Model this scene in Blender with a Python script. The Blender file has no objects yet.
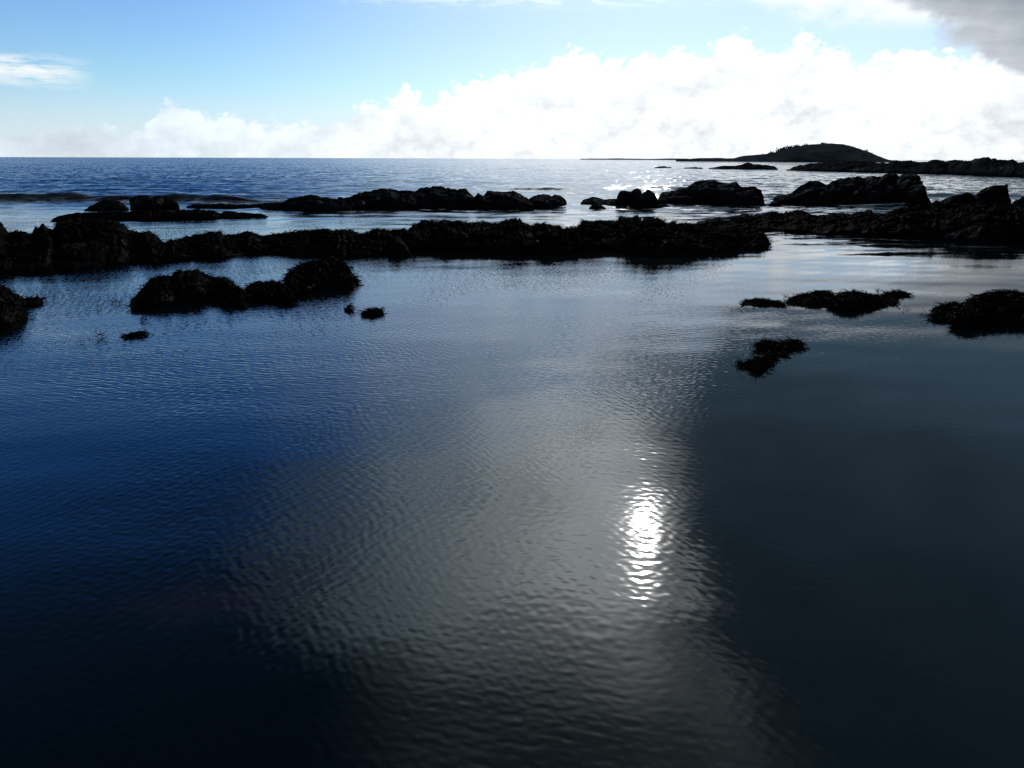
import bpy, math, random
import numpy as np
from mathutils import Matrix, Vector
sc = bpy.context.scene
R = math.radians
# ------------------------------------------------------------------ camera
W, H_ = 1024, 768
F = 739.0
CH = 2.0
PITCH = math.atan((384 - 158.5) / F)
ROLL = 3.0 / 1024
camd = bpy.data.cameras.new('camera'); cam = bpy.data.objects.new('camera', camd)
sc.collection.objects.link(cam); sc.camera = cam
camd.sensor_fit = 'HORIZONTAL'; camd.sensor_width = 36; camd.lens = F / W * 36
camd.clip_start = .05; camd.clip_end = 60000
M = Matrix.Translation((0, 0, CH)) @ Matrix.Rotation(math.pi/2 - PITCH, 4, 'X') @ Matrix.Rotation(ROLL, 4, 'Z')
cam.matrix_world = M
MR = np.array(M.to_3x3())

def ray(px, py):
    px = np.asarray(px, float); py = np.asarray(py, float)
    d = np.stack([(px - W/2)/F, (H_/2 - py)/F, -np.ones_like(px)], -1)
    return d @ MR.T

# ------------------------------------------------------------------ noise
def _h(ix, iy, iz, s):
    n = (ix.astype(np.int64)*73856093) ^ (iy.astype(np.int64)*19349663) ^ (iz.astype(np.int64)*83492791) ^ (s*2654435761)
    n = (n ^ (n >> 13)) * 1274126177
    n = n & 0xffffffff
    n = (n ^ (n >> 16)) * 2246822519 & 0xffffffff
    return ((n ^ (n >> 13)) & 0xffffff) / float(0xffffff)
def vnoise(p, s=0):
    i = np.floor(p).astype(np.int64); f = p - i; f = f*f*(3-2*f)
    r = 0
    for a in (0, 1):
        for b in (0, 1):
            for c in (0, 1):
                w = (f[:, 0] if a else 1-f[:, 0])*(f[:, 1] if b else 1-f[:, 1])*(f[:, 2] if c else 1-f[:, 2])
                r = r + w*_h(i[:, 0]+a, i[:, 1]+b, i[:, 2]+c, s)
    return r*2-1
def fbm(p, s=0, o=4, g=.5):
    r = 0; a = 1.
    for k in range(o):
        r = r + a*vnoise(p*(2.03**k)+k*7.3, s+k); a *= g
    return r
def worley(p, s=0):
    i = np.floor(p).astype(np.int64)
    best = np.full(len(p), 9.); b2 = best.copy()
    for a in (-1, 0, 1):
        for b in (-1, 0, 1):
            for c in (-1, 0, 1):
                x, y, z = i[:, 0]+a, i[:, 1]+b, i[:, 2]+c
                d = (x+_h(x, y, z, s)-p[:, 0])**2+(y+_h(x, y, z, s+11)-p[:, 1])**2+(z+_h(x, y, z, s+23)-p[:, 2])**2
                b2 = np.minimum(b2, np.maximum(best, d)); best = np.minimum(best, d)
    return np.sqrt(best), np.sqrt(b2)

# ------------------------------------------------------------------ node maths helper
class V:
    nt = None
    def __init__(s, k): s.k = k
    @staticmethod
    def m(op, *a, clamp=False):
        n = V.nt.nodes.new('ShaderNodeMath'); n.operation = op; n.use_clamp = clamp
        for i, x in enumerate(a):
            if isinstance(x, V): V.nt.links.new(x.k, n.inputs[i])
            else: n.inputs[i].default_value = x
        return V(n.outputs[0])
    def __add__(s, o): return V.m('ADD', s, o)
    __radd__ = __add__
    def __sub__(s, o): return V.m('SUBTRACT', s, o)
    def __rsub__(s, o): return V.m('SUBTRACT', o, s)
    def __mul__(s, o): return V.m('MULTIPLY', s, o)
    __rmul__ = __mul__
    def __truediv__(s, o): return V.m('DIVIDE', s, o)
def sstep(x, a, b, lo=0., hi=1.):
    n = V.nt.nodes.new('ShaderNodeMapRange'); n.interpolation_type = 'SMOOTHSTEP'
    if a > b: a, b, lo, hi = b, a, hi, lo
    for i, v in zip((1, 2, 3, 4), (a, b, lo, hi)): n.inputs[i].default_value = v
    V.nt.links.new(x.k, n.inputs[0]); return V(n.outputs[0])
def comb(x, y, z=0.):
    n = V.nt.nodes.new('ShaderNodeCombineXYZ')
    for i, v in enumerate((x, y, z)):
        if isinstance(v, V): V.nt.links.new(v.k, n.inputs[i])
        else: n.inputs[i].default_value = v
    return V(n.outputs[0])
def noise(vec, scale=1., detail=3., rough=.5, dist=0., color=False):
    n = V.nt.nodes.new('ShaderNodeTexNoise')
    V.nt.links.new(vec.k, n.inputs['Vector'])
    n.inputs['Scale'].default_value = scale; n.inputs['Detail'].default_value = detail
    n.inputs['Roughness'].default_value = rough; n.inputs['Distortion'].default_value = dist
    return V(n.outputs['Color' if color else 'Fac'])
def curve(x, pts, x0, x1):     # piecewise function of x through up to 32 stops, values scaled 0..1
    r = V.nt.nodes.new('ShaderNodeValToRGB'); r.color_ramp.interpolation = 'LINEAR'
    mx = max(p[1] for p in pts); mn = min(p[1] for p in pts); sp = max(mx-mn, 1e-6)
    e = r.color_ramp.elements
    for i, (a, b) in enumerate(pts):
        t = min(max((a-x0)/(x1-x0), 0), 1)
        q = e[i] if i < 2 else e.new(t)
        q.position = t
    for q in e:
        a = q.position*(x1-x0)+x0
        b = float(np.interp(a, [p[0] for p in pts], [p[1] for p in pts])); c = (b-mn)/sp
        q.color = (c, c, c, 1)
    V.nt.links.new(((x-x0)/(x1-x0)).k, r.inputs[0])
    return V(r.outputs[0])*sp+mn
def cmix(f, a, b):
    n = V.nt.nodes.new('ShaderNodeMix'); n.data_type = 'RGBA'
    for i, v in ((0, f), (6, a), (7, b)):
        if isinstance(v, V): V.nt.links.new(v.k, n.inputs[i])
        elif i == 0: n.inputs[0].default_value = v
        else: n.inputs[i].default_value = (*v, 1)
    return V(n.outputs[2])
def sep(v):
    n = V.nt.nodes.new('ShaderNodeSeparateXYZ'); V.nt.links.new(v.k, n.inputs[0])
    return V(n.outputs[0]), V(n.outputs[1]), V(n.outputs[2])
def vm(op, a, b=None, scale=None):
    n = V.nt.nodes.new('ShaderNodeVectorMath'); n.operation = op
    for i, v in enumerate((a, b)):
        if v is None: continue
        if isinstance(v, V): V.nt.links.new(v.k, n.inputs[i])
        else: n.inputs[i].default_value = v
    if scale is not None:
        if isinstance(scale, V): V.nt.links.new(scale.k, n.inputs[3])
        else: n.inputs[3].default_value = scale
    return V(n.outputs[1] if op in ('DOT_PRODUCT', 'LENGTH') else n.outputs[0])

# ------------------------------------------------------------------ sky
SUN_EL, SUN_AZ = 27.7, 11.3            # azimuth measured from +Y towards +X
sun_dir = Vector((math.sin(R(SUN_AZ))*math.cos(R(SUN_EL)), math.cos(R(SUN_AZ))*math.cos(R(SUN_EL)), math.sin(R(SUN_EL))))
w = bpy.data.worlds.new('World'); sc.world = w; w.use_nodes = True
nt = w.node_tree; V.nt = nt
bg = nt.nodes['Background']; bg.inputs[1].default_value = .1
w.cycles.sampling_method = 'MANUAL'; w.cycles.sample_map_resolution = 256
sky = nt.nodes.new('ShaderNodeTexSky'); sky.sky_type = 'NISHITA'; sky.sun_disc = False
sky.sun_elevation = R(SUN_EL); sky.sun_rotation = R(SUN_AZ)
sky.air_density = 1.0; sky.dust_density = .3; sky.ozone_density = 2.5
tc = nt.nodes.new('ShaderNodeTexCoord'); D = V(tc.outputs['Generated'])
dx, dy, dz = sep(D)
el = V.m('ARCSINE', dz)*57.2958
az = V.m('ARCTAN2', dx, dy)*57.2958
gam = nt.nodes.new('ShaderNodeGamma'); nt.links.new(sky.outputs[0], gam.inputs[0]); gam.inputs[1].default_value = 1.0
hsv = nt.nodes.new('ShaderNodeHueSaturation'); hsv.inputs['Saturation'].default_value = 1.32
nt.links.new(gam.outputs[0], hsv.inputs['Color'])
# the blue deepens away from the horizon
skyc = vm('MULTIPLY', V(sky.outputs[0]), comb(
    curve(el, [(0, .62), (3, .62), (6, .58), (10, .46), (15, .25), (20, .17), (30, .12), (40, .05), (60, .03)], 0, 60),
    curve(el, [(0, .84), (5, .86), (10, .74), (15, .60), (20, .54), (30, .24), (40, .17), (60, .12)], 0, 60),
    curve(el, [(0, 1.4), (2, 1.2), (5, 1.06), (10, 1.06), (20, 1.12), (30, .40), (40, .22), (60, .2)], 0, 60)))
P2 = comb(az*.1, el*.16, 0.)
n1 = noise(P2, 3.2, 5, .5) - .5
n2 = noise(comb(az*.1, el*.22, 3.), 1.3, 6, .6) - .5
n3 = noise(comb(az*.1, el*.16, 7.), 9., 4, .6) - .5
# angle to the sun
sdot = vm('DOT_PRODUCT', D, tuple(sun_dir))
sang = V.m('ARCCOSINE', V.m('MINIMUM', sdot, .99999))*57.2958
# --- cumulus bank along the horizon: outline from azimuth
bpx = [(-60,125),(0,128),(50,120),(85,123),(125,130),(150,122),(160,98),(175,98),(192,110),(240,113),(290,125),(340,118),(370,98),(388,106),(402,80),(416,88),(428,106),(445,92),(480,76),(530,66),(562,50),(577,42),(602,56),(650,52),(700,48),(718,44),(729,28),(748,34),(768,48),(802,28),(850,52),(1000,52)]
pts = []
for a, b in bpx:
    d = ray(a, b); d /= np.linalg.norm(d)
    pts.append((math.degrees(math.atan2(d[0], d[1])), math.degrees(math.asin(d[2]))))
top = curve(az, pts, pts[0][0], pts[-1][0])
# rounded puffs along the outline
vor = nt.nodes.new('ShaderNodeTexVoronoi'); vor.feature = 'SMOOTH_F1'; vor.inputs['Scale'].default_value = 7.5
vor.inputs['Smoothness'].default_value = .25
try: vor.inputs['Detail'].default_value = 2.5; vor.inputs['Roughness'].default_value = .55
except Exception: pass
nt.links.new(vm('ADD', comb(az*.1, el*.13, 0.), vm('SCALE', noise(P2, 6, 3, .5, color=True), scale=.08)).k, vor.inputs['Vector'])
puff = .42 - V(vor.outputs['Distance'])
bd = top - el + n1*1.2 + puff*1.3 + n3*.12 + .6
bsharp = sstep(bd, -.1, .5)
bfade = sstep(az, -34, 6, .68, 1.)
bank = bsharp*bfade
# brightness of the bank: brighter near the sun, greyer undersides
bb = sstep(az, -36, 4, 9.4, 13.3)*sstep(az, 28, 42, 1., .6)
bshade = 1. + sstep(bd, .2, 3.0, .06, -.06)*1. + n2*.85 + puff*.22
bshade = V.m('MAXIMUM', bshade, .35)
bcol = vm('SCALE', cmix(sstep(az, -36, 0), (.86, .965, 1.06), (.95, .99, 1.03)), scale=bb*bshade)
# pale veil right above the horizon
veil = sstep(el, 0., 5.5, .72, 0.)
skyc = cmix(sstep(az, -26, 10, .05, .42)*sstep(el, 10, 19, 1., 0.)+sstep(az, -16, 2, 0., .16)*sstep(el, 9, 12)*sstep(el, 20, 15), skyc, (10.5, 11.2, 11.8))
col = cmix(veil, skyc, vm('SCALE', comb(.86, .97, 1.05), scale=sstep(az, -36, 10, 8.6, 10.0)))
# thin cirrus wisps, upper left of the view
d = ray(22, 70); d /= np.linalg.norm(d); caz, cel = math.degrees(math.atan2(d[0], d[1])), math.degrees(math.asin(d[2]))
cu = (el - cel) - (az - caz)*.05 + (noise(comb(az*.1, el*.3, 2.), 2., 5, .6) - .5)*2.2
cir = sstep(V.m('ABSOLUTE', cu), 1.1, .0)*sstep(az - caz, 4.6, .5)*sstep(noise(comb(az*.09, el*.5, 2.), 3., 6, .62), .36, .62)
col = cmix(cir*1.0, col, (9.8, 10.0, 10.2))
col = cmix(bank, col, bcol)
# --- high dappled layer in front of the sun (seen mirrored in the pool)
pz = V.m('MAXIMUM', dz, .06)
PP = comb(dx/pz, dy/pz, 1.)
dap = noise(PP, 5.5, 4, .55)
big = noise(PP, .9, 4, .5) - .5
left_edge = curve(el, [(8, -9.), (12, -12.), (16, -9.), (20, -6.), (26, -9.), (32, -10.), (40, -8.), (60, -18.)], 8, 60)
lace = sstep(noise(PP, 6., 4, .6, .3), .46, .58)*sstep(el, 9.6, 12.)*sstep(el, 21, 16.)*sstep(az, -22, 0)*sstep(noise(PP, 1.6, 3, .5), .36, .56)
col = cmix(lace*.85, col, (15., 15.6, 16.2))
mid = sstep(az - left_edge + big*22 + (noise(PP, 2.3, 4, .6) - .5)*26, -12, 9)*sstep(el, 9.5, 12.5)*sstep(el, 46, 66, 1., 0.)
dens = sstep(el, 13, 19, 0., 1.)
midm = mid*V.m('MAXIMUM', sstep(dap, .50, .66, 0., .75)*sstep(el, 10, 13), dens*sstep(dap, .30, .62, .70, 1.))
glow = V.m('POWER', V.m('MAXIMUM', sdot, 0.), 26.)*21.0 + V.m('POWER', V.m('MAXIMUM', sdot, 0.), 300.)*10.
med = noise(PP, 2.6, 4, .6) - .5
mb = (7.5 + glow)*V.m('MAXIMUM', 1. + big*1.1 + med*1.3, .25)*sstep(el, 31, 46, 1., .30)
col = cmix(V.m('MINIMUM', midm, 1.), col, vm('SCALE', cmix(sstep(sang, 6., 24.), (.93, 1., 1.03), (.70, .95, 1.13)), scale=mb))
# --- heavy slate cloud on the right
dn = (noise(P2, 1.7, 6, .55) - .5)*12 + n1*7
edge = curve(el, [(0, 46.), (2.5, 40.), (4, 35.), (5, 32.), (6, 30.), (8, 27.), (9.3, 24.5), (10.4, 21.), (12, 15.), (14, 11.5), (18, 11.), (24, 13.5), (30, 15.5), (36, 20.), (45, 28.), (70, 34.)], 0, 70)
rim = az - edge + dn
dark = cmix(sstep(el, 11, 15), sstep(rim, -1.2, 2.), sstep(rim + big*14 + (noise(PP, 3.1, 4, .6) - .5)*9, -7., 4.))
halo = sstep(rim + n3*6, -7.5, -.5)*sstep(el, 7.5, 9.0)*sstep(el, 11, 13, 1., 0.)*sstep(az, 13, 17)
col = cmix(halo*.9, col, (10.5, 10.8, 11.))
dcol = cmix(sstep(rim, .0, 14.), (5.6, 6.0, 6.5), (1.75, 2.2, 2.7))
dcol = cmix(sstep(el, 8.5, 12.5), dcol, (1.15, 2.05, 3.0))
dcol = vm('SCALE', dcol, scale=(1. + n2*.8 + med*.3)*sstep(el, 12, 18, 1., .82))
col = cmix(dark, col, dcol)
# --- unseen dark overcast added behind the photographer to keep the rocks black
beh = sstep(dy, .35, -.25)*sstep(dx, -1.2, -.2, .8, 1.)
col = cmix(beh, col, (.75, .95, 1.3))
# below the horizon
col = cmix(sstep(dz, -.002, -.02), col, (.4, .6, .8))
nt.links.new(col.k, bg.inputs[0])
sd = bpy.data.lights.new('sun', 'SUN'); sd.energy = 2.0; sd.angle = R(.55); sd.color = (1, .97, .93)
so = bpy.data.objects.new('sun', sd); sc.collection.objects.link(so)
so.rotation_euler = (-sun_dir).to_track_quat('-Z', 'Y').to_euler()
so.location = (10, 30, 40)

# ------------------------------------------------------------------ materials
def mat(name):
    m = bpy.data.materials.new(name); m.use_nodes = True; V.nt = m.node_tree
    return m, m.node_tree.nodes['Principled BSDF']
def link(v, s): V.nt.links.new(v.k, s)
def texco():
    n = V.nt.nodes.new('ShaderNodeTexCoord'); return V(n.outputs['Object'])
def matte(m, color, normal, sheen, rough):
    """rough dark body with a faint wet sheen"""
    nt_ = m.node_tree; nt_.nodes.remove(nt_.nodes['Principled BSDF'])
    d = nt_.nodes.new('ShaderNodeBsdfDiffuse'); g = nt_.nodes.new('ShaderNodeBsdfGlossy'); x = nt_.nodes.new('ShaderNodeMixShader')
    nt_.links.new(color.k, d.inputs[0]); d.inputs[1].default_value = .6
    g.inputs['Color'].default_value = (.9, .95, 1, 1); g.inputs['Roughness'].default_value = rough
    if isinstance(sheen, V): nt_.links.new(sheen.k, x.inputs[0])
    else: x.inputs[0].default_value = sheen
    if normal:
        nt_.links.new(normal, d.inputs['Normal']); nt_.links.new(normal, g.inputs['Normal'])
    nt_.links.new(d.outputs[0], x.inputs[1]); nt_.links.new(g.outputs[0], x.inputs[2])
    nt_.links.new(x.outputs[0], nt_.nodes['Material Output'].inputs[0])
def rock_mat(name, c1, c2, scale, rough=.45, spec=.3, bump=.6, bd=.05, weed=None):
    m, b = mat(name); p = texco()
    n = noise(p, scale, 7, .6); n2_ = noise(p, scale*4.3, 5, .6)
    c = cmix(sstep(n, .38, .64), c1, c2)
    if weed:
        c = cmix(sstep(noise(p, scale*.7, 5, .6), .5, .6), c, weed)
    bu = V.nt.nodes.new('ShaderNodeBump'); bu.inputs['Strength'].default_value = bump; bu.inputs['Distance'].default_value = bd
    link(n2_*.6+n, bu.inputs['Height'])
    matte(m, c, bu.outputs[0], sstep(noise(p, scale*2.1, 4, .6), .55, .72, spec*.15, spec), rough)
    return m
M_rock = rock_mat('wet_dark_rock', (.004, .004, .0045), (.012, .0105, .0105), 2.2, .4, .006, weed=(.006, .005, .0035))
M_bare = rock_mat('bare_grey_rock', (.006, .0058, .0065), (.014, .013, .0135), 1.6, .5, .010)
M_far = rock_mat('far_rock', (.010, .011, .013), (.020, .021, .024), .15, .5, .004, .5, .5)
M_hill = rock_mat('hazed_scrub_hill', (.050, .058, .066), (.078, .086, .090), .05, .6, .0, .6, 1.5)  # scrub colour raised to pale blue-grey, distance haze put into the base colour
m, b = mat('bladderwrack'); p = texco()
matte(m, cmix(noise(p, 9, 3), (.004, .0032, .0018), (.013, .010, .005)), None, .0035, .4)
M_weed = m
m, b = mat('leaves'); link(cmix(noise(texco(), .5, 3), (.045, .054, .048), (.07, .08, .06)), b.inputs['Base Color']); b.inputs['Roughness'].default_value = .8; M_leaf = m
m, b = mat('bark'); b.inputs['Base Color'].default_value = (.05, .04, .03, 1); b.inputs['Roughness'].default_value = .9; M_bark = m

# water ------------------------------------------------------------
rng = random.Random(4)
m, b = mat('sea_water'); M_water = m
P = texco(); X, Y, Z = sep(P)
wa = noise(P, .55, 3, .5, color=True); wx, wy, _ = sep(wa)
wb = noise(P, 3.1, 2, .5, color=True); vx, vy, _ = sep(wb)
Xw = X + (wx-.5)*.5 + (vx-.5)*.05; Yw = Y + (wy-.5)*.5 + (vy-.5)*.05
def sines(comps):
    sx = sy = None
    for lam, ang, sl in comps:
        if lam < .4: lam *= .66
        kx, ky = math.sin(R(ang)), math.cos(R(ang)); k = 2*math.pi/lam
        c = V.m('COSINE', Xw*(kx*k) + Yw*(ky*k) + rng.uniform(0, 6.28))
        sx = c*(sl*kx) if sx is None else sx + c*(sl*kx)
        sy = c*(sl*ky) if sy is None else sy + c*(sl*ky)
    return sx, sy
A = [(.052, 12, .5), (.063, -14, .55), (.074, 22, .7), (.085, 4, .85), (.101, -22, .8), (.118, 16, .9), (.145, -6, .55), (.175, 30, .35), (.23, 9, .25), (.33, -12, .15)]
s1x, s1y = sines(A)
B = [(.060, 48, .6), (.072, 66, .7), (.085, -52, .7), (.101, 58, .7), (.13, -70, .55), (.16, 40, .4)]
s2x, s2y = sines(B)
C = [(.7, 10, .5), (1.1, -14, .7), (1.7, 18, .8), (2.6, 0, .7), (.45, -30, .5)]
s3x, s3y = sines(C)
# gust patches roughen the pool unevenly
g1 = sstep(noise(comb(X*.8, Y*.5, 1.), .75, 4, .55), .36, .64, .35, 1.25)
g2 = sstep(noise(comb(X*.6, Y*.6, 5.), .6, 3, .5), .40, .62)
ratio = X/(Y+.6)
calm = sstep(ratio + (wx-.5)*.25, .10, .36, 1., .27)
calm = V.m('MAXIMUM', calm, sstep(Y + (wy-.5)*1.2, 3.1, 2.2, 0., .75)*sstep(ratio, .75, .3))
leftup = sstep(ratio, -.05, -.45, 0., .8)*sstep(Y, 2.6, 4.5)
amp1 = g1*calm*.0066*(1.+leftup)*sstep(Y, 4.4, 7., 1., 2.6)
amp2 = (g2*.7+.3)*calm*.0160*(1.+leftup)*sstep(Y, 4.4, 7., 1., 2.0)
sea = sstep(Y + (wx-.5)*6, 29, 36)
chan = sstep(Y + (wy-.5)*2, 14.5, 19.)*(1.-sea)
amp3 = .006 + chan*.012 + sea*.02
# choppy open water: unfiltered random slopes, anisotropic
q1 = noise(comb(X*.6, Y*.9, 0.), 2.6, 5, .7, color=True); a1, a2, a3 = sep(q1)
q2 = noise(comb(X*.022, Y*.05, 4.), 1., 5, .65)
chop = sea*sstep(q2, .3, .7, .42, .85)
small = chan*.10 + chop
sx = s1x*amp1 + s2x*amp2 + s3x*amp3 + (a1-.5)*small*1.0
sy = s1y*amp1 + s2y*amp2 + s3y*amp3 + (a2-.5)*small*1.3 + sea*sstep(ratio, -.45, .1, .14, .03)
geo = V.nt.nodes.new('ShaderNodeNewGeometry')
Nn = vm('NORMALIZE', vm('ADD', V(geo.outputs['Normal']), comb(sx*-1., sy*-1., 0.)))
link(Nn, b.inputs['Normal'])
# foam streaks left by the surf between the reefs and where waves break
fo = noise(comb(X*.35, Y*1.5, 0.), 1.5, 8, .68, .4)
foam = sstep(fo, .555, .65)*sstep(Y + (wx-.5)*3, 17, 20)*sstep(Y + (wx-.5)*5, 44, 34)*.7
wf = V(V.nt.nodes.new('ShaderNodeAttribute').outputs['Fac']); wf.k.node.attribute_name = 'foam'
foam = V.m('MINIMUM', foam + wf*sstep(noise(comb(X*.6, Y*1.6, 0.), 2.2, 7, .7), .38, .56), .85)
wcol = cmix(sstep(noise(comb(X, Y, 2.), .5, 4, .6), .4, .65), (.0012, .0036, .0055), (.0022, .0042, .0050))
# a drowned weed patch showing faintly mauve through the shallow water
pd = vm('LENGTH', vm('MULTIPLY', comb(X+1.45, Y-3.05, 0.), (1., 2.2, 1.)))
patch = sstep(pd + (noise(comb(X, Y, 0.), 4., 5, .65)-.5)*.9, .55, .1)
wcol = cmix(patch*.8, wcol, (.011, .0085, .013))
link(cmix(foam, wcol, (.62, .66, .70)), b.inputs['Base Color'])
link(sstep(Y, 16, 40, .045, .05) + foam*.35, b.inputs['Roughness'])
b.inputs['IOR'].default_value = 1.333

# ------------------------------------------------------------------ mesh helpers
def mesh(name, v, f, mt, parent=None, smooth=True):
    me = bpy.data.meshes.new(name)
    v = np.asarray(v, np.float32)
    me.vertices.add(len(v)); me.vertices.foreach_set('co', v.ravel())
    f = np.asarray(f, np.int32); k = f.shape[1]
    me.loops.add(f.size); me.loops.foreach_set('vertex_index', f.ravel())
    me.polygons.add(len(f)); me.polygons.foreach_set('loop_start', np.arange(0, f.size, k, dtype=np.int32))
    me.update(calc_edges=True); me.validate()
    me.polygons.foreach_set('use_smooth', np.full(len(me.polygons), smooth))
    me.materials.append(mt)
    o = bpy.data.objects.new(name, me); sc.collection.objects.link(o)
    if parent: o.parent = parent
    return o
def tag(o, label=None, cat=None, group=None, kind=None):
    if label: o['label'] = label
    if cat: o['category'] = cat
    if group: o['group'] = group
    if kind: o['kind'] = kind
    return o

# ------------------------------------------------------------------ water sheet
def rows():
    r = [0.02, .4]
    while r[-1] < 30000:
        x = r[-1]
        if x < 14: d = .05*x + .08
        elif x < 30: d = .13
        elif x < 70: d = .13*(x/30)
        elif x < 400: d = .28*(x/70)**1.35
        else: d = x*.03
        r.append(x+d)
    return np.array(r)
rr = rows()
aa = np.concatenate([np.linspace(-180, -52, 33)[:-1], np.linspace(-52, 52, 760), np.linspace(52, 180, 33)[1:]])
RR, AA = np.meshgrid(rr, np.radians(aa), indexing='ij')
wxs = RR*np.sin(AA); wys = RR*np.cos(AA)
dr = np.gradient(rr)[:, None]
seaw = np.clip((wys-20)/18, 0, 1)*np.clip((wys+5)/10, 0, 1); seaw = seaw*seaw*(3-2*seaw)
zz = np.zeros_like(wxs); rs = np.random.RandomState(3)
for k in range(26):
    lam = 10**rs.uniform(math.log10(.9), math.log10(11)); an = rs.normal(0, .45)
    ampl = .0042*lam**.45
    kk = 2*math.pi/lam
    filt = np.exp(-(dr/lam*2.2)**2)
    near = .25 if lam < 3 else .12
    zz += filt*ampl*(near*np.clip((wys-13)/6, 0, 1)+seaw)*np.sin(kk*(wxs*math.sin(an)+wys*math.cos(an))+rs.uniform(0, 6.28)+1.2*np.sin(wxs*.05+rs.uniform(0, 6)))
# breaking swell at the left and two smaller ones
foamv = np.zeros_like(zz)
def breaker(x0, x1, yc, h, wid, slope=0., foam=.6):
    c = yc + slope*wxs + .5*np.sin(wxs*.35+x0)+.25*np.sin(wxs*1.1)
    d = wys - c
    prof = np.where(d < 0, np.exp(-(d/(wid*.38))**2), np.exp(-(d/wid)**2))
    e = 1/(1+np.exp(-(wxs-x0)/1.2)) * 1/(1+np.exp((wxs-x1)/1.2))
    hh = h*(1+.18*np.sin(wxs*.8)+.1*np.sin(wxs*2.3))
    zz[:] += prof*e*hh
    foamv[:] += foam*e*np.exp(-((d+wid*.65)/(wid*.22))**2) + foam*.35*e*np.exp(-((d-.05)/(wid*.22))**2)
breaker(-60, -11.5, 35.5, .36, 1.2, foam=1.0)
breaker(-14, -3, 38, .12, 1.1, foam=.9)
breaker(13, 60, 43, .15, 1.4, foam=.5)
breaker(-2, 13, 52, .16, 1.4, foam=.2)
nr, na = wxs.shape
vv = np.stack([wxs.ravel(), wys.ravel(), zz.ravel()], -1)
idx = np.arange(nr*na).reshape(nr, na)
ff = np.stack([idx[:-1, :-1].ravel(), idx[:-1, 1:].ravel(), idx[1:, 1:].ravel(), idx[1:, :-1].ravel()], -1)[:, ::-1]
wo = mesh('water', vv, ff, M_water); wo['kind'] = 'structure'
at = wo.data.attributes.new('foam', 'FLOAT', 'POINT'); at.data.foreach_set('value', foamv.ravel().astype(np.float32))

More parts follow.
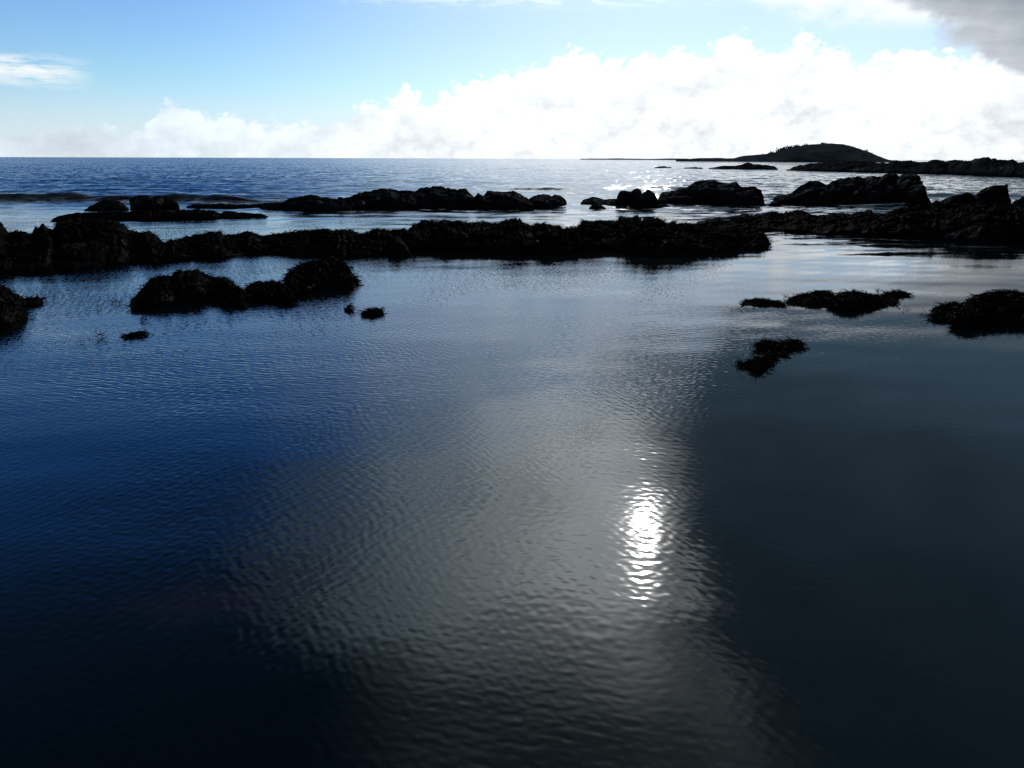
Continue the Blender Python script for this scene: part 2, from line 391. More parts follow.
# ------------------------------------------------------------------ rocks
SEED = [10]
def rock(name, label, cat, top, base, depth, mt=None, group=None, lump=.5, rough=1., step=.8, nv=44, dist=None, weed=0, weed_size=1., lift=None, kind=None, crest=.5, p=.55, skirt=.35, ty=0., strata=.0):
    """one solid rock: its crest and waterline run through given profiles; a closed shell with real depth"""
    mt = mt or M_rock; SEED[0] += 17; s = SEED[0]
    if weed and not ty: ty = 1.
    tx = np.array([q[0] for q in top], float); tyv = np.array([q[1] for q in top], float)+ty
    bx_ = np.array([q[0] for q in base], float); by_ = np.array([q[1] for q in base], float)
    if lift is None: lift = .3 if name in ('pool_rock', 'seaweed_clump') else .12
    if dist is None: by_ = by_ - lift*np.maximum(by_-np.interp(bx_, tx, tyv), 0)
    x0, x1 = min(tx[0], bx_[0]), max(tx[-1], bx_[-1])
    n = int(max(12, min(420, (x1-x0)/step)))
    xs = np.linspace(x0, x1, n)
    tyy = np.interp(xs, tx, tyv); byy = np.interp(xs, bx_, by_)
    def ground(px, py):
        d = ray(px, py); t = -CH/d[:, 2]; return d[:, 0]*t, d[:, 1]*t
    if dist is None:
        gx, gy = ground(xs, byy)
        D0 = np.hypot(gx, gy); ux, uy = gx/D0, gy/D0
    else:
        d = ray(xs, byy); hh = np.hypot(d[:, 0], d[:, 1]); ux, uy = d[:, 0]/hh, d[:, 1]/hh
        dd = np.asarray(dist, float)
        D0 = np.full(n, dd) if dd.ndim == 0 else np.interp(xs, np.linspace(x0, x1, len(dd)), dd)
    t = (xs-x0)/(x1-x0)
    endw = np.sqrt(np.clip(1-np.abs(2*t-1)**3.2, 0, 1))
    dep = depth*np.clip(endw, .12, 1)
    # height at the crest
    dcr = D0 + dep*crest
    d = ray(xs, tyy); hh = np.hypot(d[:, 0], d[:, 1])
    zc = CH + d[:, 2]/hh*dcr
    jf, ja = (.20, .12) if mt in (M_rock, M_weed) else (.10, .05)
    jag = np.stack([xs*jf+SEED[0], xs*0, xs*0], -1)
    jn = (np.abs(fbm(jag, s, 4, .62))-.3)*ja*np.clip(zc.max(), .02, None)
    if mt is not M_hill: zc = zc + jn*np.clip(zc/zc.max(), 0, 1)
    zc = np.maximum(zc, .004*D0.mean()*.3)
    e2 = np.clip(np.minimum(t, 1-t)*n/2.5, 0, 1)
    size = max(zc.max(), .02)
    v = np.linspace(0, 1, nv)[None, :]
    vc = np.where(v < crest, v/crest*.5, .5+(v-crest)/(1-crest)*.5)
    sec = np.sin(np.pi*vc)**p
    z = zc[:, None]*sec*e2[:, None]
    rad = D0[:, None] + dep[:, None]*v
    x = ux[:, None]*rad; y = uy[:, None]*rad
    pt = np.stack([x.ravel(), y.ravel(), z.ravel()], -1)
    L = min(size*1.6, depth*.6)
    q = pt/L
    if strata:
        ca, sa = math.cos(strata), math.sin(strata)
        q = np.stack([q[:, 0]*ca+q[:, 2]*sa, q[:, 1], (-q[:, 0]*sa+q[:, 2]*ca)*2.4], -1)
    f1, f2 = worley(q*1.5, s); g1_, g2_ = worley(q*3.7+5, s+3)
    disp = lump*((.55-f1)*.28 + (.5-g1_)*.15) + rough*(fbm(q*2.2, s+7, 5, .55)*.085)
    # cracks
    disp -= rough*.07*np.exp(-((f2-f1)/.07)**2)
    w_ = np.clip(np.tile(sec.ravel(), n)*1.3, 0, 1)*np.repeat(e2, nv)
    z2 = pt[:, 2] + disp*size*w_*.62
    hx = fbm(q*1.3+31, s+9, 4)*.13*size*np.repeat(e2, nv)
    hy = (fbm(q*1.3+57, s+10, 4)*.22*size + disp*size*.8)*np.repeat(e2, nv)
    X_ = pt[:, 0] + hx + np.repeat(uy, nv)*0; Y_ = pt[:, 1] - hy*np.where(np.repeat(v, n, 0).ravel() < .6, 1, -1)
    x = X_.reshape(n, nv); y = Y_.reshape(n, nv); z = z2.reshape(n, nv)
    sk = -skirt*max(size, .05) - .05
    cols_x = np.concatenate([x[:, :1], x, x[:, -1:]], 1); cols_y = np.concatenate([y[:, :1], y, y[:, -1:]], 1)
    z[:, 0] = np.minimum(z[:, 0], -.01); z[:, -1] = np.minimum(z[:, -1], -.01)
    cols_z = np.concatenate([np.full((n, 1), sk), z, np.full((n, 1), sk)], 1)
    m_ = nv+2
    pts_ = np.stack([cols_x.ravel(), cols_y.ravel(), cols_z.ravel()], -1)
    org = np.array([pts_[:, 0].mean(), pts_[:, 1].mean(), 0.])
    i = np.arange(n*m_).reshape(n, m_)
    j = np.concatenate([i, i[:, :1]], 1)
    f = np.stack([j[:-1, :-1].ravel(), j[1:, :-1].ravel(), j[1:, 1:].ravel(), j[:-1, 1:].ravel()], -1)
    # end caps as fans
    c0 = len(pts_); pts_ = np.vstack([pts_, pts_[i[0]].mean(0), pts_[i[-1]].mean(0)])
    capa = np.stack([np.full(m_, c0), j[0, :-1], j[0, 1:], j[0, 1:]], -1)
    capb = np.stack([np.full(m_, c0+1), j[-1, 1:], j[-1, :-1], j[-1, :-1]], -1)
    body_faces = f
    o = mesh_mixed(name, pts_-org, body_faces, np.vstack([capa[:, :3], capb[:, :3]]), mt)
    o.location = org
    if kind: tag(o, kind=kind)
    else: tag(o, label, cat, group)
    if weed:
        sp = np.stack([x.ravel(), y.ravel(), z.ravel()], -1)-org
        ok = (sp[:, 2] > .0)
        seaweed(o, sp[ok], weed, weed_size, s)
    return o
def mesh_mixed(name, v, quads, tris, mt):
    me = bpy.data.meshes.new(name); v = np.asarray(v, np.float32)
    me.vertices.add(len(v)); me.vertices.foreach_set('co', v.ravel())
    li = np.concatenate([quads.ravel(), tris.ravel()]).astype(np.int32)
    st = np.concatenate([np.arange(len(quads))*4, len(quads)*4+np.arange(len(tris))*3]).astype(np.int32)
    me.loops.add(len(li)); me.loops.foreach_set('vertex_index', li)
    me.polygons.add(len(st)); me.polygons.foreach_set('loop_start', st)
    me.update(calc_edges=True); me.validate()
    me.polygons.foreach_set('use_smooth', np.ones(len(me.polygons), bool))
    me.materials.append(mt)
    o = bpy.data.objects.new(name, me); sc.collection.objects.link(o); return o
def blades(P0, size, s, up=.9):
    r = np.random.RandomState(s); n = len(P0)
    # clumping: pull points towards clump centres' directions
    cell = np.floor(P0/(.16*size)).astype(np.int64)
    ca = _h(cell[:, 0], cell[:, 1], cell[:, 2], s)*6.283 + r.normal(0, .7, n)
    d = np.stack([np.cos(ca), np.sin(ca), up*r.uniform(.1, 1.2, n)], -1)
    d /= np.linalg.norm(d, axis=1)[:, None]
    L = size*r.uniform(.6, 1.8, n)*.034
    wd = size*r.uniform(.004, .011, n)
    side = np.cross(d, r.normal(0, 1, (n, 3))); side /= np.linalg.norm(side, axis=1)[:, None]+1e-6
    p_ = P0.copy(); vs = []; k = 5
    for j in range(k):
        w_ = wd*(1, 1.1, .9, 1.25, .35)[j]
        vs += [p_-side*w_[:, None], p_+side*w_[:, None]]
        p_ = p_ + d*L[:, None]
        d = d + np.array([0, 0, -.42]) + r.normal(0, .16, (n, 3)); d /= np.linalg.norm(d, axis=1)[:, None]
        p_[:, 2] = np.maximum(p_[:, 2], .003)
    vs = np.stack(vs, 1)            # n, 2k, 3
    base = (np.arange(n)*2*k)[:, None]
    f = np.stack([np.stack([base[:, 0]+2*j, base[:, 0]+2*j+1, base[:, 0]+2*j+3, base[:, 0]+2*j+2], -1) for j in range(k-1)], 1)
    return vs.reshape(-1, 3), f.reshape(-1, 4)
def seaweed(parent, sp, count, size, s):
    r = np.random.RandomState(s+1)
    m_ = fbm(sp*2.1/size*.8, s+2, 3) + r.uniform(-.5, .5, len(sp)) > -.35
    sp = sp[m_] if m_.sum() > 20 else sp
    P0 = sp[r.randint(0, len(sp), count)] + r.normal(0, .012, (count, 3))*size
    v, f = blades(P0, size, s+5)
    return mesh('seaweed', v, f, M_weed, parent)

g_main = 'rocks of the long dark reef across the pool'
# ---- main reef
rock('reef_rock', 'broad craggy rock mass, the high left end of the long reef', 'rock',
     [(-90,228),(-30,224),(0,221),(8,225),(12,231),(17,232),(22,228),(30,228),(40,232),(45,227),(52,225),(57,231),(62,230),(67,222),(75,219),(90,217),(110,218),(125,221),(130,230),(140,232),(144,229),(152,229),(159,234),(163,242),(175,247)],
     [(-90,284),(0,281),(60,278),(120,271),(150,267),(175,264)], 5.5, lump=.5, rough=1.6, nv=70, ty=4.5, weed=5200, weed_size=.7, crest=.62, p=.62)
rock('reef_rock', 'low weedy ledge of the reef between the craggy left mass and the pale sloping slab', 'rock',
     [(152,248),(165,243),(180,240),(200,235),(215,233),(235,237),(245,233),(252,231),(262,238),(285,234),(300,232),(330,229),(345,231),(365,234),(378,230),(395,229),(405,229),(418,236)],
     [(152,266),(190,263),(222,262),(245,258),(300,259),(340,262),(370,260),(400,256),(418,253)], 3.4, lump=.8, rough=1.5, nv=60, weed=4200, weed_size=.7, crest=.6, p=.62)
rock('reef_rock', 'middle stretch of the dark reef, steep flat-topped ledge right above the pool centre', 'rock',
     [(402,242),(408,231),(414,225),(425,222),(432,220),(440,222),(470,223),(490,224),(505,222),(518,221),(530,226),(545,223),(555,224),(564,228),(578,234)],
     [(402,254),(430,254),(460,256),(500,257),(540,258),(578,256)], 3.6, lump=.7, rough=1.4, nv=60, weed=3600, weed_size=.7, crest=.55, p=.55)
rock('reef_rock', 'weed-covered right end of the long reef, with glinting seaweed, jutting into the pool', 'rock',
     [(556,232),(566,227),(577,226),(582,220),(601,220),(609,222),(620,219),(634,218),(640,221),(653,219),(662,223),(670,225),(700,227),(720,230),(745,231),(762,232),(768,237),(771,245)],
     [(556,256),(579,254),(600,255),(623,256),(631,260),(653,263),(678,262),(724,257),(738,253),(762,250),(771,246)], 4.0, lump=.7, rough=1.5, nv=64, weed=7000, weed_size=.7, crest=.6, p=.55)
rock('slab', 'pale-topped smooth slab leaning in the notch of the reef left of centre', 'rock',
     [(384,248),(390,238),(397,236),(406,243),(411,252)], [(384,256),(395,258),(411,257)], .9, mt=M_bare, lump=.3, rough=.6, nv=30)
# ---- right ledge
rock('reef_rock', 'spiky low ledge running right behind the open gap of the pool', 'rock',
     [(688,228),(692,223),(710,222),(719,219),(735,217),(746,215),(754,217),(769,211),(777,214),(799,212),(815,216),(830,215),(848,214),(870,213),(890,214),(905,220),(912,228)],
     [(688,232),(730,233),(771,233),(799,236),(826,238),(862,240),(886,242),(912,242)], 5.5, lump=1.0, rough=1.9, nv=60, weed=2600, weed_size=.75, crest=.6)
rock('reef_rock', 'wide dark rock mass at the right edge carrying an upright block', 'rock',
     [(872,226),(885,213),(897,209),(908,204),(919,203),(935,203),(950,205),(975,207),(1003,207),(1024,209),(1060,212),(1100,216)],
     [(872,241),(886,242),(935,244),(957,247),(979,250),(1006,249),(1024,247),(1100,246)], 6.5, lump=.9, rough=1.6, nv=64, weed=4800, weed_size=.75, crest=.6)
rock('boulder', 'tall block with a squared right side standing on the right-hand rock mass', 'rock',
     [(957,206),(964,199),(971,195),(978,188),(984,186),(993,186),(1001,187),(1003,195),(1005,209)], [(957,222),(980,224),(1005,222)], 2.2, mt=M_bare, lump=.5, rough=.9, nv=40, crest=.5, p=.4, strata=.5)
rock('boulder', 'slanting wedge of rock rising leftward of the tall block on the right-hand mass', 'rock',
     [(922,210),(935,202),(946,197),(963,192),(970,196),(976,208)], [(922,222),(945,225),(976,222)], 2.2, mt=M_bare, lump=.6, rough=1., nv=36, strata=-.5)
rock('boulder', 'rounded boulder cut by the right edge beyond the rock mass', 'rock',
     [(1007,208),(1012,201),(1020,197),(1035,196),(1050,203),(1055,210)], [(1007,213),(1030,214),(1055,213)], 3., mt=M_bare, lump=.5, nv=30)
# ---- offshore blocks
rock('sea_rock', 'largest jagged offshore rock with toothed crest at right, steep right flank', 'rock',
     [(773,203),(776,198),(785,196),(793,194),(801,188),(808,185),(815,184),(826,184),(832,181),(840,181),(851,177),(867,178),(886,175),(894,177),(899,174),(905,174),(909,180),(919,184),(924,190),(925,199),(927,205)],
     [(773,204),(788,205),(820,207),(853,207),(900,207),(927,206)], 7., mt=M_bare, lump=.8, rough=1.4, nv=60, strata=.45, step=.55)
rock('sea_rock', 'big humped offshore boulder with flat stepped top, right of centre', 'rock',
     [(655,203),(659,194),(668,192),(675,191),(680,189),(687,186),(691,182),(702,181),(713,180),(719,182),(735,183),(741,187),(754,187),(761,191),(764,198),(766,205)],
     [(655,205),(700,208),(740,209),(766,206)], 5., mt=M_bare, lump=.5, rough=.9, nv=50, p=.42, step=.55)
rock('sea_rock', 'low flat rock at the left of the small offshore cluster', 'rock',
     [(580,204),(583,200),(593,197),(604,200),(612,199),(622,199),(626,205)], [(580,205),(600,206),(626,207)], 3., mt=M_bare, nv=36, lump=.5, step=.5)
rock('sea_rock', 'squared block in the small offshore cluster left of the humped boulder', 'rock',
     [(616,204),(619,192),(625,190),(632,191),(636,188),(641,189),(643,197),(646,206)], [(616,207),(630,208),(646,208)], 2.2, mt=M_bare, nv=36, lump=.4, p=.35, step=.5)
rock('sea_rock', 'pointed rock between the squared block and the humped boulder', 'rock',
     [(636,206),(642,195),(648,190),(653,194),(657,201),(663,204),(671,207)], [(636,209),(650,210),(671,208)], 2.2, mt=M_bare, nv=36, lump=.5, step=.5)
rock('sea_rock', 'tiny low rock awash in front of the small offshore cluster', 'rock',
     [(589,207),(594,204),(600,204.5),(606,208)], [(589,208),(597,209),(606,208.5)], .9, nv=24, step=.5)
rock('sea_rock', 'small dark rock tip at the left foot of the jagged rock', 'rock',
     [(768,205),(772,201),(778,202),(782,206)], [(768,206),(775,207),(782,207)], 1., nv=24, step=.5)
rock('sea_rock', 'low tapering left tail of the offshore ridge', 'rock',
     [(246,206),(265,204),(283,203),(289,200),(300,197),(309,195),(318,196),(327,198),(341,200),(352,206)], [(246,208),(265,210),(283,212),(330,213),(352,212)], 4., mt=M_bare, lump=.6, nv=50, step=.55)
rock('sea_rock', 'long knobbly middle of the offshore ridge with several flat humps', 'rock',
     [(334,204),(341,199),(353,197),(360,194),(368,192),(380,191),(385,189),(391,189),(400,192),(407,191),(419,190),(425,188),(438,188),(450,188),(456,190),(464,190),(468,194),(473,196),(478,193),(483,197),(488,204)],
     [(334,212),(400,212),(440,211),(488,210)], 4.5, mt=M_bare, lump=.7, rough=1.2, nv=50, step=.55)
rock('sea_rock', 'smooth whaleback rock near the right end of the offshore ridge', 'rock',
     [(480,201),(484,194),(488,191),(500,191),(514,192),(521,195),(527,198),(534,204)], [(480,210),(505,211),(534,210)], 3.8, mt=M_bare, lump=.4, nv=44, step=.55, p=.45)
rock('sea_rock', 'twin-knobbed rock ending the offshore ridge on the right', 'rock',
     [(524,205),(532,197),(539,195),(548,195),(551,197),(555,195),(560,196),(564,199),(567,204)], [(524,209),(545,209),(567,206)], 3., mt=M_bare, lump=.4, nv=40, step=.5, p=.45)
# ---- left offshore
rock('boulder', 'left one of two rounded boulders in the surf at left', 'rock',
     [(130,208),(131,200),(136,196),(145,195),(151,197),(155,204)], [(130,210),(143,211),(155,210)], 2.2, mt=M_bare, lump=.25, rough=.6, nv=36, step=.4, p=.38)
rock('boulder', 'right one of two rounded boulders in the surf at left', 'rock',
     [(150,206),(153,198),(158,196),(166,196),(173,198),(178,203),(180,209)], [(150,211),(165,211),(180,210)], 2.2, mt=M_bare, lump=.25, rough=.6, nv=36, step=.4, p=.38)
rock('sea_rock', 'low mound of rock left of the two rounded boulders, before the breaking wave', 'rock',
     [(84,210),(92,206),(98,203),(107,200),(114,200),(120,201),(125,205),(129,210)], [(84,211),(105,212),(129,211)], 2.5, mt=M_bare, lump=.3, nv=36, step=.5)
rock('sea_rock', 'low wet slab line in front of the two rounded boulders', 'rock',
     [(50,221),(62,216),(75,214),(95,213),(115,212),(130,213),(146,211),(160,211),(172,211),(178,216)], [(50,222),(75,222),(115,222),(150,222),(178,220)], 2.2, lump=.9, rough=1.6, nv=44, step=.5)
rock('sea_rock', 'low broken ledge right of the two rounded boulders, in foamy water', 'rock',
     [(172,216),(178,211),(190,210),(203,210),(213,211),(221,214),(229,212),(240,213),(252,214),(262,214),(269,217)], [(172,220),(200,221),(225,220),(256,219),(269,218)], 2., lump=.9, rough=1.5, nv=44, step=.5)
rock('sea_rock', 'thin wave-washed rock line farthest out at left, right of the boulders', 'rock',
     [(186,207),(195,204),(210,204.5),(222,203.5),(236,205),(248,204.5),(262,207)], [(186,208),(220,209),(262,208.5)], 2., lump=.8, rough=1.4, nv=30, step=.5)
# ---- foreground pool rocks
g_pool = 'rocks standing in the pool'
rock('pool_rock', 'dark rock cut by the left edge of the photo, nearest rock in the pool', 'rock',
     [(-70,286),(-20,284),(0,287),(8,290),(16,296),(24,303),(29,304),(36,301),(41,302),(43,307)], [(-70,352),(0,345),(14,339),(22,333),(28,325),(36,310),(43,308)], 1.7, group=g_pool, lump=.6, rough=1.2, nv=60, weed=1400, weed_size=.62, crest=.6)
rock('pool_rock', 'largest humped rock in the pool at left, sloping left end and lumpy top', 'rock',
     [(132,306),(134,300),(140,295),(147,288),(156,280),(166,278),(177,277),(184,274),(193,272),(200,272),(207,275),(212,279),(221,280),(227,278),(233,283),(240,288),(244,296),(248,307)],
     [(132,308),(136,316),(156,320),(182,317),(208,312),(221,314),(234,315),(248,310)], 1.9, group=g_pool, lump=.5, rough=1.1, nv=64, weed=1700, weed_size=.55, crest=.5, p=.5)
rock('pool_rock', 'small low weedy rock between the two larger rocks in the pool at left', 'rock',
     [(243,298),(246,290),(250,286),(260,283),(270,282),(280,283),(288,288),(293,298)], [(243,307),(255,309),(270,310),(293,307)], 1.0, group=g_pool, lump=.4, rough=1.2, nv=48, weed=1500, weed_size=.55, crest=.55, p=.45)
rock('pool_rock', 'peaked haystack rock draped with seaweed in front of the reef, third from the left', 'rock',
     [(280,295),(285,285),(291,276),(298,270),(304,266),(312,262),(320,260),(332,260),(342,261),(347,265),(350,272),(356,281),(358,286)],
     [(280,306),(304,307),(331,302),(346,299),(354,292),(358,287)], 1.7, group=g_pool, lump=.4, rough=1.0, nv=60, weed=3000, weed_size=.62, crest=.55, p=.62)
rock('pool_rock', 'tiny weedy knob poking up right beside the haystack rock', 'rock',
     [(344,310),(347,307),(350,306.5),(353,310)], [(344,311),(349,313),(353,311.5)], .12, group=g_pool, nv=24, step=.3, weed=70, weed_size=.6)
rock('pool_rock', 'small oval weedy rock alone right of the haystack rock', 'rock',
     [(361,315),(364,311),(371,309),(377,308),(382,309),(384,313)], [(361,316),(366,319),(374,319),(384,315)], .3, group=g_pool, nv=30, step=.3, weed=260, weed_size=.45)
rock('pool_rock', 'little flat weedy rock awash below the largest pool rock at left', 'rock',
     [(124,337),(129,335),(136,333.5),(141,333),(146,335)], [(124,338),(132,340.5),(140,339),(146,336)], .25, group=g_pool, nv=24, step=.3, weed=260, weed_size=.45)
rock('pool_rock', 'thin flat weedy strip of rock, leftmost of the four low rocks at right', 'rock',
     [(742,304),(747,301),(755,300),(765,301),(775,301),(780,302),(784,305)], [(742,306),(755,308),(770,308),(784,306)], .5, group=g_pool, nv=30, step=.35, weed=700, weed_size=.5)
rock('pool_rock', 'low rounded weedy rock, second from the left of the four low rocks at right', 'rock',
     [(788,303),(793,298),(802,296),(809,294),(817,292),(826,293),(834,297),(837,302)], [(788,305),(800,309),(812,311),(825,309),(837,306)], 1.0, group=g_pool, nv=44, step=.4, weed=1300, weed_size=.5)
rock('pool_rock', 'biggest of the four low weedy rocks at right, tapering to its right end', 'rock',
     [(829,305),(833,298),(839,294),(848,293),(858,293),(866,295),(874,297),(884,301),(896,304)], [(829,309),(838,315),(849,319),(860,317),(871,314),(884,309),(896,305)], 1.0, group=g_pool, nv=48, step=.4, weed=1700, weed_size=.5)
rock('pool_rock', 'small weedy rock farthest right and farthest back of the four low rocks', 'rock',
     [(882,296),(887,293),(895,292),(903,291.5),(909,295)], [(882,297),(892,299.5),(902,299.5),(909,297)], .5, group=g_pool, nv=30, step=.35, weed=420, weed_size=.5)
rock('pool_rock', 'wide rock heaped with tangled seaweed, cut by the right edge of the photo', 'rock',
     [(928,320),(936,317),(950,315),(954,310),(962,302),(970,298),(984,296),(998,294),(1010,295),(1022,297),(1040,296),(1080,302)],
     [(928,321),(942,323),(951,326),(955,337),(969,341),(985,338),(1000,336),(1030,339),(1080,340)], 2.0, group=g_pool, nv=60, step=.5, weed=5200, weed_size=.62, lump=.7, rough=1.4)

# ---- floating weed clumps in the pool
def clump(label, px, count, size, spread, group='floating seaweed clumps', name='seaweed_clump', hgt=.03):
    r = np.random.RandomState(int(px[0][0]))
    P = []
    for (a, c) in px:
        d = ray(a, c); t = -CH/d[2]; P.append((d[0]*t, d[1]*t, 0))
    P = np.array(P); o = P.mean(0)
    k = r.randint(0, len(P)-1, count) if len(P) > 1 else np.zeros(count, int)
    u = r.uniform(0, 1, (count, 1))
    Q = P[k]*(1-u) + P[np.minimum(k+1, len(P)-1)]*u if len(P) > 1 else P[k]
    Q = Q + r.normal(0, 1, (count, 3))*np.array([spread, spread*1.6, 0]); Q[:, 2] = np.abs(r.normal(0, hgt, count))
    v, f = blades(Q-o, size, int(px[0][0])+3, up=1.3)
    ob = mesh(name, v, f, M_weed); ob.location = o
    tag(ob, label, 'seaweed', group)
    return ob
def weedrock(label, top, base, depth, count):
    o = rock('seaweed_clump', label, 'seaweed', top, base, depth, mt=M_weed, group='floating seaweed clumps', nv=34, step=.3, lump=1.3, rough=2., weed=count, weed_size=.5)
    return o
weedrock('ragged floating seaweed clump, upper of the touching pair in the open pool at right', [(756,347),(759,342),(764,341),(772,343),(780,344),(788,341),(796,341),(800,344),(804,348)], [(756,350),(762,353),(780,354),(795,352),(804,349)], .32, 700)
weedrock('ragged floating seaweed clump, lower arrow-shaped one of the touching pair at right', [(740,366),(747,363),(755,361),(762,357),(768,355),(776,356),(784,356)], [(740,367),(748,372),(757,377),(766,371),(775,363),(782,357)], .26, 600)
clump('loose seaweed scrap floating off the left of the biggest low rock at right', [(785,298),(789,300)], 30, 0.36, 0.017)
clump('loose seaweed scrap floating between the biggest low rock and the farthest one', [(876,292),(880,293)], 36, 0.36, 0.017)
clump('pair of seaweed specks floating just below the farthest small rock at right', [(902,309),(908,309.5)], 18, 0.30, 0.011)
clump('seaweed speck floating left of the tangled rock at the right edge', [(922,316),(927,315)], 15, 0.30, 0.011)
clump('frayed seaweed tail trailing left from the lower arrow-shaped clump', [(737,364),(742,367)], 42, 0.36, 0.017)
clump('seaweed scrap floating between the left edge rock and the largest pool rock', [(97,308),(101,308)], 18, 0.36, 0.017)
clump('second seaweed scrap floating right of the first, left of the largest pool rock', [(113,303),(118,304)], 36, 0.36, 0.022)
clump('seaweed scrap floating left of the little flat rock awash', [(98,336),(101,340)], 30, 0.36, 0.022)
clump('seaweed scrap floating farthest forward at left, below the edge rock', [(80,346),(84,344)], 15, 0.30, 0.017)
clump('seaweed wisp floating just off the ledge at the right, in silvery water', [(914,246),(916,246)], 40, 0.60, 0.033)
clump('dark seaweed fringe floating under the left foot of the largest pool rock', [(141,321),(145,321)], 30, 0.42, 0.017)

# ---- distant land
far = [('far_reef', 'long low jagged reef in the distance at right, before the wooded island', [(786,169.5),(798,166.5),(810,164),(826,162.5),(845,163),(866,162),(886,164),(893,161),(900,162),(908,162),(920,163),(935,160),(945,161.5),(957,161),(968,161.5),(974,158.5),(982,158),(988,160),(993,159.5),(1004,162),(1008,160.5),(1012,160),(1014,163),(1024,162),(1050,161),(1080,164)],
        [(786,170),(823,171.5),(881,172.5),(946,174.5),(1024,176),(1080,177)], [150, 136, 125, 112, 104], 26, 1.),
       ('far_reef', 'short low reef in the distance left of the long one, with one raised knob', [(708,169),(716,167),(724,166),(735,166),(741,165),(747,162),(752,164.5),(762,165),(773,166),(778,169)], [(708,169.5),(778,170)], [165, 160], 12, .8),
       ('far_rock', 'tiny distant rock, leftmost of the two specks left of the short reef', [(654,168),(659,166.5),(664,166),(668,167),(672,168)], [(654,168.3),(672,168.5)], [178, 178], 5, .6),
       ('far_rock', 'tiny distant rock, right one of the two specks beside the short reef', [(683,169),(689,167.5),(696,167),(703,169)], [(683,169.3),(703,169.4)], [170, 170], 5, .6)]
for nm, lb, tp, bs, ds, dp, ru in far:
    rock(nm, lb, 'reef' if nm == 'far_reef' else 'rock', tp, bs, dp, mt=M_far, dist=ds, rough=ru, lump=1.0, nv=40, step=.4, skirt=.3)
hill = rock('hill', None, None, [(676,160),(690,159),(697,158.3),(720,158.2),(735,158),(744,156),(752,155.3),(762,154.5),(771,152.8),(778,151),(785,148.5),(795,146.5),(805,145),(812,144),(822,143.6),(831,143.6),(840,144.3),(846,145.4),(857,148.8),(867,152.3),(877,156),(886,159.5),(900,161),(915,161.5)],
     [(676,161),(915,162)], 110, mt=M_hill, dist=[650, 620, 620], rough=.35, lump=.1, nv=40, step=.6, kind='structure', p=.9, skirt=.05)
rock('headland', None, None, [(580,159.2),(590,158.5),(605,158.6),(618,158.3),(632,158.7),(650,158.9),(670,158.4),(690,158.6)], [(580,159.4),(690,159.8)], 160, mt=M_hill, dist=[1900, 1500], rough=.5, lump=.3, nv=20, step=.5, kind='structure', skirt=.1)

# ---- trees on the island
def crown_mesh(s, r, hgt):
    rs_ = np.random.RandomState(s); n = 420
    c = rs_.normal(0, 1, (7, 3)); c /= np.linalg.norm(c, axis=1)[:, None]
    c = c*np.array([r*.62, r*.62, hgt*.25])*rs_.uniform(.4, 1, (7, 1)) + [0, 0, hgt*.66]
    P = c[rs_.randint(0, 7, n)] + rs_.normal(0, 1, (n, 3))*np.array([r*.24, r*.24, hgt*.10])
    a = rs_.normal(0, 1, (n, 3)); a /= np.linalg.norm(a, axis=1)[:, None]
    b_ = np.cross(a, rs_.normal(0, 1, (n, 3))); b_ /= np.linalg.norm(b_, axis=1)[:, None]
    sz = rs_.uniform(.25, .5, (n, 1))*r*.35
    v = np.stack([P-a*sz, P+b_*sz*.6, P+a*sz, P-b_*sz*.6], 1).reshape(-1, 3)
    return v, np.arange(n*4).reshape(n, 4)
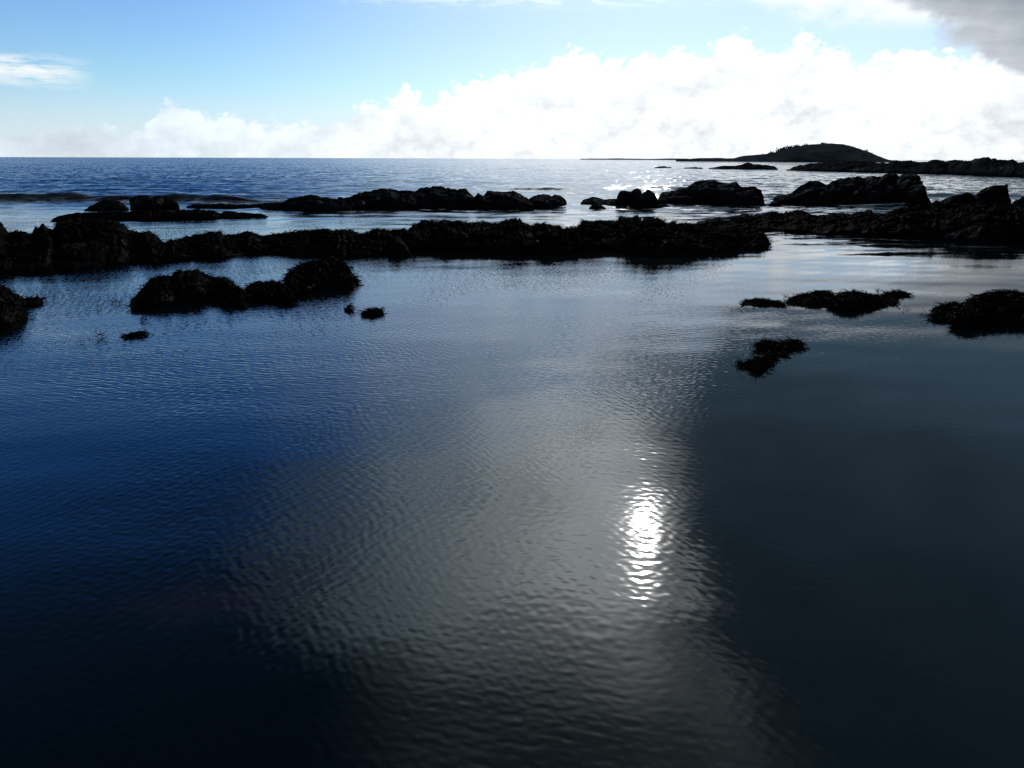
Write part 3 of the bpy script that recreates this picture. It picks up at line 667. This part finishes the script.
def tree(px, py, dist, hgt, r, s, label):
    hgt *= 1.25; r *= 1.1
    d = ray(px, py); hh = np.hypot(d[0], d[1])
    x, y = d[0]/hh*dist, d[1]/hh*dist; z = CH + d[2]/hh*dist
    e = bpy.data.objects.new('tree', None); sc.collection.objects.link(e); e.location = (x, y, z-hgt)
    tag(e, label, 'tree', 'trees on the distant island')
    v, f = crown_mesh(s, r, hgt); mesh('crown', v, f, M_leaf, e, False)
    t = []; fc = []
    # forked trunk
    rs_ = random.Random(s)
    def limb(a, b_, ra, rb):
        a = Vector(a); b_ = Vector(b_); ax = (b_-a).normalized(); u = ax.orthogonal().normalized(); w_ = ax.cross(u)
        k0 = len(t)
        for (c, rr_) in ((a, ra), (b_, rb)):
            for q in range(6):
                t.append(c+u*math.cos(q*1.0472)*rr_+w_*math.sin(q*1.0472)*rr_)
        for q in range(6): fc.append((k0+q, k0+(q+1) % 6, k0+6+(q+1) % 6, k0+6+q))
    limb((0, 0, -1.5), (0, 0, hgt*.45), .28, .2)
    for q in range(4):
        an = q*1.57+rs_.random(); limb((0, 0, hgt*.4), (math.cos(an)*r*.5, math.sin(an)*r*.5, hgt*.72), .16, .06)
    mesh('trunk', [tuple(c) for c in t], fc, M_bark, e)
tr = [(779,148.8,5.5,4.2,'leftmost round tree on the left shoulder of the island hill'),
      (785,146.6,5.5,4.4,'second tree from the left on the left shoulder of the island hill'),
      (791,145.6,6,4.6,'full tree just left of where the island hill levels off'),
      (798,144.8,4.5,3.6,'low tree where the island hill begins to level off'),
      (806,143.8,4,3.4,'small tree left of the flat hilltop of the island'),
      (771,151.3,4,3.2,'small tree low on the left slope of the island hill'),
      (763,153.4,3.5,3.0,'lowest shrubby tree on the left tail of the island hill'),
      (823,142.8,3,3.2,'scrubby tree at the summit of the island hill'),
      (866,149.2,5.5,2.6,'taller of the lone pair of thin trees on the right slope of the island'),
      (871,151.8,4.5,2.2,'shorter of the lone pair of thin trees on the right slope of the island')]
for k, (a, c, h, r_, lb) in enumerate(tr): tree(a, c, 672, h*1.05, r_, 40+k, lb)

# ------------------------------------------------------------------ render
sc.render.engine = 'CYCLES'
sc.cycles.max_bounces = 6; sc.cycles.glossy_bounces = 3; sc.cycles.diffuse_bounces = 3
sc.cycles.sample_clamp_indirect = 4.0
sc.view_settings.view_transform = 'Standard'; sc.view_settings.look = 'None'; sc.view_settings.gamma = 1
sc.view_settings.exposure = 0.0
